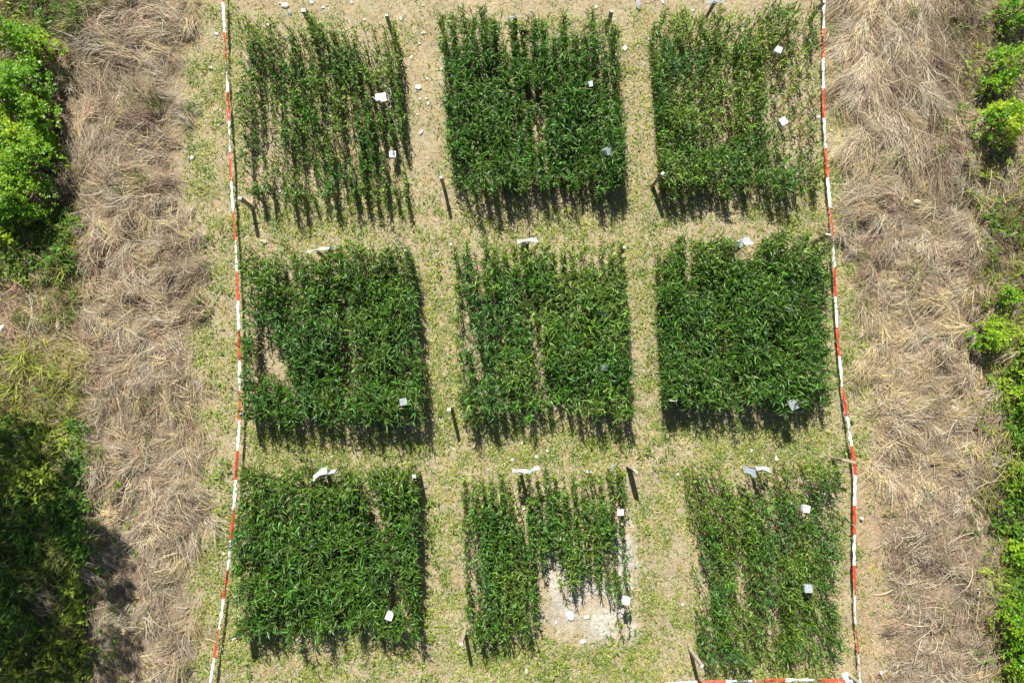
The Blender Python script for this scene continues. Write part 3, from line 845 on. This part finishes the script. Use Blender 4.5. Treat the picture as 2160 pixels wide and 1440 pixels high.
# top pixel x, y, height, width, thickness, yaw, lean, label
STAKES = [
 (815,32,.38,.036,.024,.1,(0,0),'slim wooden stake at the upper right corner of the first wheat plot'),
 (640,22,.38,.045,.036,.2,(0,0),'thick grey stake at the top edge of the first wheat plot'),
 (506,418,.36,.036,.03,.0,(0,0),'wooden stake at the lower left corner of the first plot beside the tape'),
 (1290,24,.38,.036,.028,.5,(0,0),'wooden stake at the upper right corner of the second plot'),
 (930,374,.38,.032,.026,.0,(0,0),'wooden stake at the lower left corner of the second plot'),
 (1398,365,.40,.042,.026,.8,(.07,.02),'leaning wooden stake at the lower left corner of the third plot'),
 (1739,3,.38,.036,.03,.2,(0,0),'wooden stake holding the right tape at the top edge'),
 (856,528,.42,.034,.026,.2,(0,0),'wooden stake at the upper right corner of the fourth plot'),
 (509,873,.38,.032,.028,.0,(0,0),'stake with a bright sawn top at the lower left corner of the fourth plot'),
 (1317,521,.36,.032,.026,.2,(0,0),'wooden stake at the upper right corner of the middle plot'),
 (947,863,.38,.034,.028,.1,(0,0),'wooden stake at the lower left corner of the middle plot'),
 (1748,494,.36,.075,.016,-.05,(0,0),'flat board stake touching the right tape at the densest plot'),
 (1420,844,.37,.10,.018,-.06,(0,0),'broad flat board stake at the lower left corner of the densest plot'),
 (873,1004,.38,.040,.036,.2,(0,0),'squarish wooden stake at the upper right corner of the lower left plot'),
 (496,1345,.38,.07,.018,.45,(0,0),'flat slanted stake at the lower left corner of the lower left plot'),
 (1340,993,.38,.075,.018,-.7,(0,0),'flat turned stake at the upper right corner of the broken plot'),
 (973,1358,.40,.036,.026,.05,(-.02,-.02),'tall pale stake at the lower left corner of the broken plot'),
 (1481,1404,.46,.034,.026,.05,(0,0),'tallest pale stake, at the lower left corner of the thin blue plot'),
]
for sx, sy, h, w, t, yaw, lean, lab in STAKES:
    x, y = W(sx, sy, h)
    x, y = float(x) - lean[0] * h, float(y) - lean[1] * h
    o = bm_obj('wooden_stake', stake_bm(h, w, t, yaw, lean), M_WOOD, None, (x, y, gz(x, y)))
    tag(o, lab, 'stake', 'wooden stakes at the plot corners')

# post with a crosspiece at the lower right
x, y = W(1790, 972, .36); x, y = float(x), float(y)
t_ = empty('cross_post', (x, y, gz(x, y)))
tag(t_, 'weathered post with a short crosspiece inside the right tape, above the thin blue plot', 'post', 'wooden stakes at the plot corners')
bm_obj('post', stake_bm(.34, .036, .03, .1), M_WOOD, t_)
bm = bmesh.new(); box_bm(bm, .135, .026, .02, (0, 0, .355), -.22, bevel=.002)
bm_obj('crosspiece', bm, M_WOOD, t_)

def card_bm(w, h, curve, tilt, skew=0.0, n=9):
    """bent laminated sheet, a few mm thick once doubled"""
    bm = bmesh.new(); grid = []
    for i in range(n + 1):
        s = i / n - .5
        col_ = []
        for k in range(4):
            v = k / 3
            x_ = s * w
            y_ = curve * (s * 2) ** 2 * w * .5 + math.sin(s * 7 + v * 2) * .006 + tilt * v * h + skew * s * w * .6
            z_ = -h + v * h * math.sqrt(max(.05, 1 - min(.9, tilt * tilt))) + math.sin(s * 5) * .006
            col_.append(bm.verts.new((x_, y_, z_)))
        grid.append(col_)
    for i in range(n):
        for k in range(3):
            bm.faces.new((grid[i][k], grid[i + 1][k], grid[i + 1][k + 1], grid[i][k + 1]))
    bmesh.ops.solidify(bm, geom=bm.faces[:], thickness=.0025)
    return bm
# px, py, width, height, curve, tilt, yaw, material, stake offset, label
SIGNS = [
 (1088,31,.30,.13,-.16,-.45,0,M_CARD,'curved translucent sign on a stake at the top of the second plot'),
 (1113,504,.26,.12,-.12,.55,.05,M_WHITE,'bright white curved sign on a stake at the top of the middle plot'),
 (1572,508,.17,.15,-.10,.75,.25,M_CARD,'pale blue bent sign on a stake at the top of the densest plot'),
 (668,524,.27,.10,-.10,.50,.15,M_WHITE,'white bent sign lying back at the top of the fourth plot'),
 (668,999,.19,.13,-.25,.55,.55,M_WHITE,'white sign folded to the left at the top of the lower left plot'),
 (1098,992,.19,.09,.10,.40,-.05,M_WHITE,'narrow curled white sign at the top of the broken plot'),
 (1612,987,.17,.10,-.15,.45,-.15,M_WHITE,'white half of a two piece sign at the top of the thin blue plot'),
 (1500,3,.24,.12,-.10,.30,0,M_CARD,'pale sign cut by the top edge above the third plot'),
]
for j, (sx, sy, w, h, cv, ti, yaw, mat, lab) in enumerate(SIGNS):
    H = .44
    x, y = W(sx, sy + 6, H - .02); x, y = float(x), float(y)
    e = empty('plot_sign', (x, y, gz(x, y)))
    tag(e, lab, 'plot sign', 'small plot signs on stakes')
    ln = (.10, .05) if j == 7 else (0, 0)
    bm_obj('stake', stake_bm(H - .02, .034, .022, 0, ln), M_WOOD, e)
    c = bm_obj('sign_card', card_bm(w * .85, h * .82, cv * .6, -abs(ti)), mat, e, (ln[0] * H, .02 + ln[1] * H + abs(ti) * h * .5, H + .01))
    c.rotation_euler = (0, 0, yaw)
    if j in (3, 4, 5):
        wing = bm_obj('sign_wing', card_bm(.13, .05, -.1, -.6), M_CARD, e, (.12, .05, H - .01)); wing.rotation_euler = (0, 0, .45)
    if j == 6:
        wing = bm_obj('sign_wing', card_bm(.14, .08, .05, -.8), M_CARDB, e, (-.11, .02, H)); wing.rotation_euler = (0, 0, -.5)
        wing['label'] = 'dull blue left wing of the sign'

def cup_bm(s, h, lid=True, open_=False):
    """square pot turned upside down: tapering walls, rim and top"""
    bm = bmesh.new()
    r = [(s * .5, h), (s * .5, h - .006), (s * .46, h - .008), (s * .42, 0), (s * .39, 0), (s * .43, h - .012)]
    rings = []
    for a, z_ in r[:5]:
        ring = []
        for q in range(4):
            for dq in (-.07, .07):
                an = math.pi / 4 + q * math.pi / 2 + dq
                k = a / max(abs(math.cos(an)), abs(math.sin(an)))
                ring.append(bm.verts.new((k * math.cos(an), k * math.sin(an), z_)))
        rings.append(ring)
    for r0, r1 in zip(rings, rings[1:]):
        for j in range(8): bm.faces.new((r0[j], r0[(j + 1) % 8], r1[(j + 1) % 8], r1[j]))
    cap = bm.faces.new(rings[0])
    ex = bmesh.ops.inset_region(bm, faces=[cap], thickness=s * .08, depth=-.003 if lid else -.012)
    return bm
def rod_bm(h, r=.004):
    bm = bmesh.new()
    bmesh.ops.create_cone(bm, cap_ends=True, segments=6, radius1=r, radius2=r, depth=h + .06)
    for v in bm.verts: v.co.z += h / 2 - .03
    return bm
CUPS = [
 (828,325,.078,.07,.10,0,'w',(0,0),'crisp white box in the right edge of the first plot, lower of its two'),
 (1245,174,.062,.05,.30,.3,'w',(.3,.1),'small white box deep in the right part of the second plot, upper one'),
 (1277,315,.085,.07,.34,.7,'m',(.5,.4),'tilted bluish clear box in the lower right of the second plot'),
 (1642,103,.075,.06,.22,-.35,'w',(.1,.15),'white box near the top right of the third plot'),
 (1651,256,.088,.07,.20,.55,'w',(.05,.1),'larger turned white box in the sparse right half of the third plot'),
 (849,846,.078,.07,.36,.2,'m',(.1,.1),'cloudy box in the lower right corner of the fourth plot'),
 (1270,657,.072,.06,.34,.4,'c',(.3,.2),'faint clear box in the right part of the middle plot, upper one'),
 (1272,774,.072,.06,.34,.1,'c',(.1,.2),'faint clear box in the right part of the middle plot, lower one'),
 (1664,649,.06,.06,.32,.4,'c',(.3,.2),'faint clear box inside the densest plot'),
 (1676,850,.095,.08,.28,.45,'m',(.25,-.2),'crumpled cloudy box at the lower right of the densest plot'),
 (820,1298,.078,.07,.24,-.35,'w',(.1,.1),'white box at the lower right of the lower left plot'),
 (1309,1080,.070,.05,.16,0,'w',(0,0),'upper white box at the right of the broken plot'),
 (1320,1266,.085,.06,.20,-.2,'w',(.05,.12),'lower white box over the chalky patch of the broken plot'),
 (1701,1072,.078,.06,.24,-.15,'w',(.1,.1),'white box in the upper right of the thin blue plot'),
 (1706,1241,.088,.06,.22,0,'m',(0,0),'cloudy lidded box in the lower right of the thin blue plot'),
]
M_CLEAR = mat_plain('clear_plastic', (.45, .55, .52), .12, .7, 20, amt=.3, transl=.5, alpha=.55)
CM = {'w': M_WHITE, 'm': M_MILKY, 'c': M_CLEAR}
for sx, sy, s, h, zb, yaw, kd, ti, lab in CUPS:
    if kd != 'c' and zb > .15: zb += .07
    x, y = W(sx, sy, zb + h); x, y = float(x), float(y)
    e = empty('sensor_box', (x, y, gz(x, y)))
    tag(e, lab, 'box', 'small square plastic boxes on pegs')
    bm_obj('peg', rod_bm(zb + h * .6), M_WOOD, e)
    c = bm_obj('cap', cup_bm(s * .9, h), CM[kd], e, (0, 0, zb)); c.rotation_euler = (ti[0], ti[1], yaw)
# pair of boxes with a wire hoop
x, y = W(803, 204, .28); x, y = float(x), float(y)
e = empty('sensor_box', (x, y, gz(x, y)))
tag(e, 'pair of white boxes inside a pale wire hoop in the first plot', 'box', 'small square plastic boxes on pegs')
bm_obj('peg', rod_bm(.25), M_WOOD, e)
for dx, ww in ((-.034, .050), (.024, .064)):
    c = bm_obj('cap', cup_bm(ww, .06), M_WHITE, e, (dx, 0, .22)); c.rotation_euler = (.05, 0, .15)
    c.scale = (1, 1.45, 1)
bm = bmesh.new()
seg = 36; prev = None; first = None
for k in range(int(seg * .78) + 1):
    a = -2.6 + k / seg * 2 * math.pi
    c0 = Vector((math.cos(a) * .105, math.sin(a) * .085 + .05, .25 + .015 * math.sin(a * 2)))
    rd = Vector((math.cos(a), math.sin(a), 0))
    ring = [bm.verts.new(c0 + rd * (.004 * math.cos(b)) + Vector((0, 0, .004 * math.sin(b)))) for b in np.linspace(0, 2 * math.pi, 6, endpoint=False)]
    if prev:
        for j in range(6): bm.faces.new((prev[j], prev[(j + 1) % 6], ring[(j + 1) % 6], ring[j]))
    prev = ring
bm_obj('wire_hoop', bm, M_WHITE, e)

# ------------------------------------------------------------------ barrier tape
def mat_tape():
    m, nt, n, l = mat_new('barrier_tape')
    at = n.new('ShaderNodeAttribute'); at.attribute_name = 'Col'
    b = n.new('ShaderNodeBsdfPrincipled'); b.inputs['Roughness'].default_value = .38; b.inputs['Specular IOR Level'].default_value = .5
    l.new(at.outputs['Color'], b.inputs['Base Color'])
    t = n.new('ShaderNodeBsdfTranslucent'); l.new(at.outputs['Color'], t.inputs[0])
    ms = n.new('ShaderNodeMixShader'); ms.inputs[0].default_value = .2
    l.new(b.outputs[0], ms.inputs[1]); l.new(t.outputs[0], ms.inputs[2])
    o = n.new('ShaderNodeOutputMaterial'); l.new(ms.outputs[0], o.inputs[0])
    return m
M_TAPE = mat_tape()
def tape(pts, zt, first_red, label, seed):
    pts = np.array(pts, float)
    d = np.concatenate([[0], np.cumsum(np.hypot(*np.diff(pts, axis=0).T))])
    s = np.arange(0, d[-1], 2.0)
    px = np.interp(s, d, pts[:, 0]); py = np.interp(s, d, pts[:, 1])
    ker = np.hanning(21); ker /= ker.sum()
    pad = lambda a: np.convolve(np.pad(a, 10, mode='reflect', reflect_type='odd'), ker, 'valid')
    px, py = pad(px), pad(py)
    z = np.interp(s, d, zt) * .65 + .012 * np.sin(s / 55 + seed)
    z = np.maximum(z, 0.05)
    x, y = W(px, py, z)
    x = np.asarray(x) + (vnoise(s / 9, s * 0 + .5, 140 + seed) - .5) * .006
    tx, ty = np.gradient(x), np.gradient(y); ln = np.hypot(tx, ty); tx /= ln; ty /= ln
    roll = (fbm(s / 60, s * 0 + .3, 150 + seed, 3) - .5) * 4.5 + (vnoise(s / 7, s * 0, 160 + seed) - .5) * 1.1
    w = .030 * (.8 + .4 * vnoise(s / 12, s * 0 + .7, 170 + seed)) / 2
    nrows = 5
    V = np.zeros((len(s), nrows, 3)); Cc = np.ones((len(s), nrows, 4))
    red = ((s - first_red) % 126) < 62
    for k in range(nrows):
        q = k / (nrows - 1) * 2 - 1
        fold = (vnoise(s / 5, s * 0 + k * 3.3, 180 + seed) - .5) * .010 + (1 - q * q) * .006
        cr, sr = np.cos(roll), np.sin(roll)
        V[:, k, 0] = x - ty * (q * w * cr - fold * sr); V[:, k, 1] = y + tx * (q * w * cr - fold * sr); V[:, k, 2] = z + q * w * sr + fold * cr
    Cc[..., :3] = np.where(red[:, None, None], A3(.58, .085, .045), A3(.80, .80, .80))
    idx = np.arange(len(s) * nrows).reshape(len(s), nrows)
    f = np.stack([idx[:-1, :-1], idx[1:, :-1], idx[1:, 1:], idx[:-1, 1:]], -1).reshape(-1, 4)
    o = np_mesh('barrier_tape', V.reshape(-1, 3), f, M_TAPE, Cc.reshape(-1, 4))
    tag(link(o), label, 'barrier tape', 'red and white barrier tapes round the plots')
tape([(466,-80),(470,0),(477,130),(483,255),(487,372),(491,437),(497,520),(502,625),(505,752),(506,875),(500,960),(494,1065),(482,1195),(466,1300),(450,1395),(441,1450),(437,1480)],
     [.2,.16,.13,.13,.15,.17,.17,.16,.16,.2,.17,.15,.15,.14,.15,.17,.18], 70 + 80, 'twisted red and white tape running down the left side of the plots', 0)
tape([(1739,-80),(1738,0),(1737,62),(1736,130),(1738,255),(1745,372),(1757,497),(1760,565),(1766,700),(1775,800),(1790,900),(1803,980),(1804,1000),(1802,1100),(1802,1200),(1804,1290),(1807,1340),(1815,1440)],
     [.2,.2,.17,.14,.14,.17,.22,.19,.16,.16,.18,.22,.21,.17,.15,.15,.15,.2], 62 + 80, 'twisted red and white tape running down the right side of the plots', 3)
tape([(443,1452),(700,1455),(900,1456),(1200,1452),(1400,1442),(1500,1437),(1660,1433),(1760,1434),(1816,1437)],
     [.2,.16,.14,.14,.16,.17,.18,.19,.2], 20, 'red and white tape along the bottom edge ending at the lower right corner', 6)
# corner post that carries the tapes at the lower right
x, y = W(1814, 1442, .24); x, y = float(x), float(y)
o = bm_obj('wooden_stake', stake_bm(.24, .036, .03, .3), M_WOOD, None, (x, y, gz(x, y)))
tag(o, 'corner stake where the right and bottom tapes meet', 'stake', 'wooden stakes at the plot corners')
bm = bmesh.new()
bmesh.ops.create_icosphere(bm, subdivisions=3, radius=.045)
for v in bm.verts:
    v.co *= 1 + .5 * (float(vnoise(np.array([v.co.x * 60 + 5]), np.array([v.co.y * 60 + v.co.z * 40]), 200)[0]) - .5)
    v.co.z *= .35
x, y = W(1786, 1428, .03)
o = bm_obj('plastic_scrap', bm, M_WHITE, None, (float(x), float(y), .02))
tag(o, 'crumpled white plastic scrap beside the lower right tape corner', 'plastic scrap')

# ------------------------------------------------------------------ shrubs
def shrub(px, py, rx, ry, h, label, yellow=.3, seed=0, group='leafy shrubs on the field edges'):
    h = h * .62
    cx, cy = W(px, py, h * .8); cx, cy = float(cx), float(cy)
    sc = (CAM_H - h * .8) / F
    ax, ay = rx * sc * .93, ry * sc * .96
    g0 = gz(cx, cy)
    n = int(2100 * math.pi * ax * ay)
    rr = 1.25 * np.sqrt(rng.random(n)); th = rng.uniform(0, 2 * np.pi, n)
    x = cx + ax * rr * np.cos(th); y = cy + ay * rr * np.sin(th)
    edge = .55 + 1.0 * (fbm(x * 3.3 + seed, y * 3.3, 210, 3) - .5) + .35 + rng.normal(0, .07, n)
    kp = rr < edge
    x, y, rr, th, edge = x[kp], y[kp], rr[kp], th[kp], edge[kp]; n = len(x)
    rr = np.clip(rr / np.maximum(edge, .05), 0, 1)
    top = h * (1 - rr ** 3.2) ** .5 * (.35 + 1.25 * fbm(x * 4.5, y * 4.5, 214, 3))
    layer = rng.random(n)
    z = g0 + np.clip(top * np.where(layer < .62, 1, rng.uniform(.45, .9, n)), .04, None)
    out = np.arctan2(y - cy, x - cx)
    tipped = np.clip(yellow * 1.9 * sst(.35, .65, fbm(x * 5, y * 5, 218)) + rng.normal(0, .12, n), 0, 1)
    col = cmix(np.tile(A3(.12, .31, .012), (n, 1)), A3(.38, .52, .025), tipped)
    acc = Acc()
    slean = rng.uniform(.7, 1.5, n); sl = rng.uniform(.05, .11, n)
    sd = np.stack([np.cos(slean) * np.cos(out), np.cos(slean) * np.sin(out), np.sin(slean)], 1)
    p0 = np.stack([x, y, z], 1)
    acc.ribbon(p0 - sd * .04, out, slean, np.zeros(n), np.zeros(n), sl + .04, np.full(n, .004), col * A3(1.2, .9, 1), [1, .7], np.zeros(n))
    for k in range(8):
        f = k / 7
        L = rng.uniform(.026, .046, n) * (1 - .35 * f)
        acc.ribbon(p0 + sd * (sl * f)[:, None], k * 2.4 + rng.uniform(0, .8, n), rng.uniform(.0, .6, n) + .5 * f, -rng.uniform(.1, .8, n), np.zeros(n), L, L * rng.uniform(.48, .66, n),
                   np.clip(cmix(col, A3(.30, .42, .05), np.full(n, .25 * f)) * rng.uniform(.8, 1.25, n)[:, None], .01, .7), [.3, 1, .12], rng.normal(0, .35, n))
    e = empty('shrub', (cx, cy, g0))
    tag(e, label, 'shrub', group)
    v = np.concatenate(acc.v) - np.array([cx, cy, g0])
    fo = np_mesh('foliage', v, np.concatenate(acc.f), M_SHRUB, np.concatenate(acc.c))
    link(fo, e); fo['kind'] = 'stuff'
    bm = bmesh.new()
    for k in range(6):
        a = k * 1.05 + seed
        a0 = Vector((0, 0, -.05)); a1 = Vector((math.cos(a) * ax * .55, math.sin(a) * ay * .55, h * .65))
        mid = (a0 + a1) / 2 + Vector((0, 0, h * .1))
        ring = None
        for q, (c0, r0) in enumerate(((a0, .014), (mid, .010), (a1, .004))):
            nr = [bm.verts.new(c0 + Vector((math.cos(b) * r0, math.sin(b) * r0, 0))) for b in (0, 1.57, 3.14, 4.71)]
            if ring:
                for j in range(4): bm.faces.new((ring[j], ring[(j + 1) % 4], nr[(j + 1) % 4], nr[j]))
            ring = nr
    bo = bm_obj('stem', bm, M_BARK, e); bo['kind'] = 'stuff'
SH = [
 (-10,210,60,80,.8,.35,'leafy shrub cut by the left edge beside the large one'),
 (-12,390,50,80,.8,.4,'leafy shrub cut by the left edge above the lowest bright one'),
 (12,75,48,42,.7,.3,'bright green shrub at the top left corner of the picture'),
 (72,92,50,40,.6,.35,'smaller shrub adjoining the corner shrub, top left'),
 (42,178,74,62,.85,.25,'large leafy shrub on the left edge, second from the top'),
 (86,250,46,55,.7,.15,'darker leafy shrub bulging toward the straw on the left'),
 (20,285,62,60,.9,.55,'yellow tipped shrub on the left edge at a quarter height'),
 (70,345,58,58,.75,.2,'green shrub below the bulging one on the left'),
 (38,422,72,55,.75,.2,'lowest of the bright shrubs on the upper left edge'),
 (12,500,32,22,.4,.4,'little shrub tuft under the bright left shrubs'),
 (2150,22,34,36,.6,.25,'bright shrub in the top right corner'),
 (2135,130,42,50,.7,.2,'green shrub on the right edge, second from the top'),
 (2108,175,36,36,.6,.25,'leafy shrub left of the second one on the right edge'),
 (2108,260,50,42,.55,.6,'yellow green shrub on the right above the dark grass hollow'),
 (2088,700,40,38,.45,.3,'single round green shrub standing in dry grass on the right'),
 (2112,628,28,22,.3,.3,'small leafy tuft above the single round shrub'),
 (2152,770,20,40,.4,.5,'yellowish shrub on the right edge at mid height'),
 (2150,850,26,36,.4,.35,'green shrub on the right edge beside the white lump'),
 (2140,1010,28,34,.35,.4,'lighter shrub on the right edge at two thirds height'),
 (2140,1165,24,26,.3,.45,'low shrub on the right edge in the lower third'),
 (2126,1300,44,44,.5,.3,'bright bush near the lower right corner'),
 (2150,1385,40,46,.5,.25,'bush in the bottom right corner'),
]
for j, (a, b, c, d_, h, yl, lab) in enumerate(SH):
    shrub(a, b, c, d_, h, lab, yl, j)

# ------------------------------------------------------------------ tree beyond the left edge, whose crown shades the lower left corner
def tree():
    tx, ty = -7.6, 1.2
    e = empty('young_tree', (tx, ty, gz(tx, ty)))
    tag(e, 'young broadleaf tree standing just beyond the left edge and shading the lower left corner', 'tree')
    k = 1 / math.tan(SUN_EL)
    off = lambda z: (-math.sin(SUN_AZ) * k * z, math.cos(SUN_AZ) * k * z)
    blobs = [(20,1000,.50,3.4),(90,985,.28,3.2),(60,1110,.42,3.7),(20,1200,.55,4.0),(120,1190,.34,3.3),(60,1320,.50,3.8),(150,1330,.36,3.6),(30,1440,.55,3.6),(130,1430,.45,3.3),
             (215,1150,.17,3.1),(250,1185,.20,3.1),(165,1110,.22,3.2),(270,1272,.16,3.2),(215,1240,.22,3.2),(268,1400,.26,3.2),(195,1420,.22,3.3),(175,1035,.13,3.1),(-60,1100,.5,3.9),(-70,1300,.6,4.0)]
    acc = Acc(); cents = []
    for px_, py_, r_, z_ in blobs:
        gx_, gy_ = W(px_, py_, 0)
        ox, oy = off(z_)
        c = np.array([float(gx_) + ox, float(gy_) + oy, z_])
        cents.append(c)
        n = int(1800 * r_ * r_ + 70)
        d = rng.normal(0, 1, (n, 3)); d /= np.linalg.norm(d, axis=1)[:, None]
        p = c + d * (r_ * rng.uniform(.25, 1.0, n) ** .6)[:, None] * A3(1, 1, .75)
        L = rng.uniform(.05, .09, n)
        col = np.tile(A3(.06, .14, .025), (n, 1)) * rng.uniform(.7, 1.4, n)[:, None]
        acc.ribbon(p - np.array([tx, ty, e.location.z]), rng.uniform(0, 6.3, n), rng.uniform(-.5, .8, n), -rng.uniform(0, .6, n), np.zeros(n), L, L * .6, col, [.3, 1, .12], rng.normal(0, .5, n))
    fo = np_mesh('crown', np.concatenate(acc.v), np.concatenate(acc.f), M_SHRUB, np.concatenate(acc.c))
    link(fo, e); fo['kind'] = 'stuff'
    bm = bmesh.new()
    def limb(a, b, r0, r1, nseg=5):
        a, b = Vector(a), Vector(b); ring = None
        for q in range(nseg + 1):
            t = q / nseg
            c0 = a.lerp(b, t) + Vector((math.sin(t * 5) * .04, math.cos(t * 4) * .04 - .04, math.sin(t * 3.14) * .12))
            r_ = r0 * (1 - t) + r1 * t
            nr = [bm.verts.new(c0 + Vector((math.cos(w_) * r_, math.sin(w_) * r_, 0))) for w_ in np.linspace(0, 2 * math.pi, 7)[:-1]]
            if ring:
                for j in range(6): bm.faces.new((ring[j], ring[(j + 1) % 6], nr[(j + 1) % 6], nr[j]))
            ring = nr
    limb((0, 0, -.1), (0, .1, 2.2), .10, .07)
    for c in cents:
        limb((0, .1, 2.0), tuple(c - np.array([tx, ty, float(e.location.z)])), .035, .01)
    bm_obj('trunk', bm, M_BARK, e)
tree()
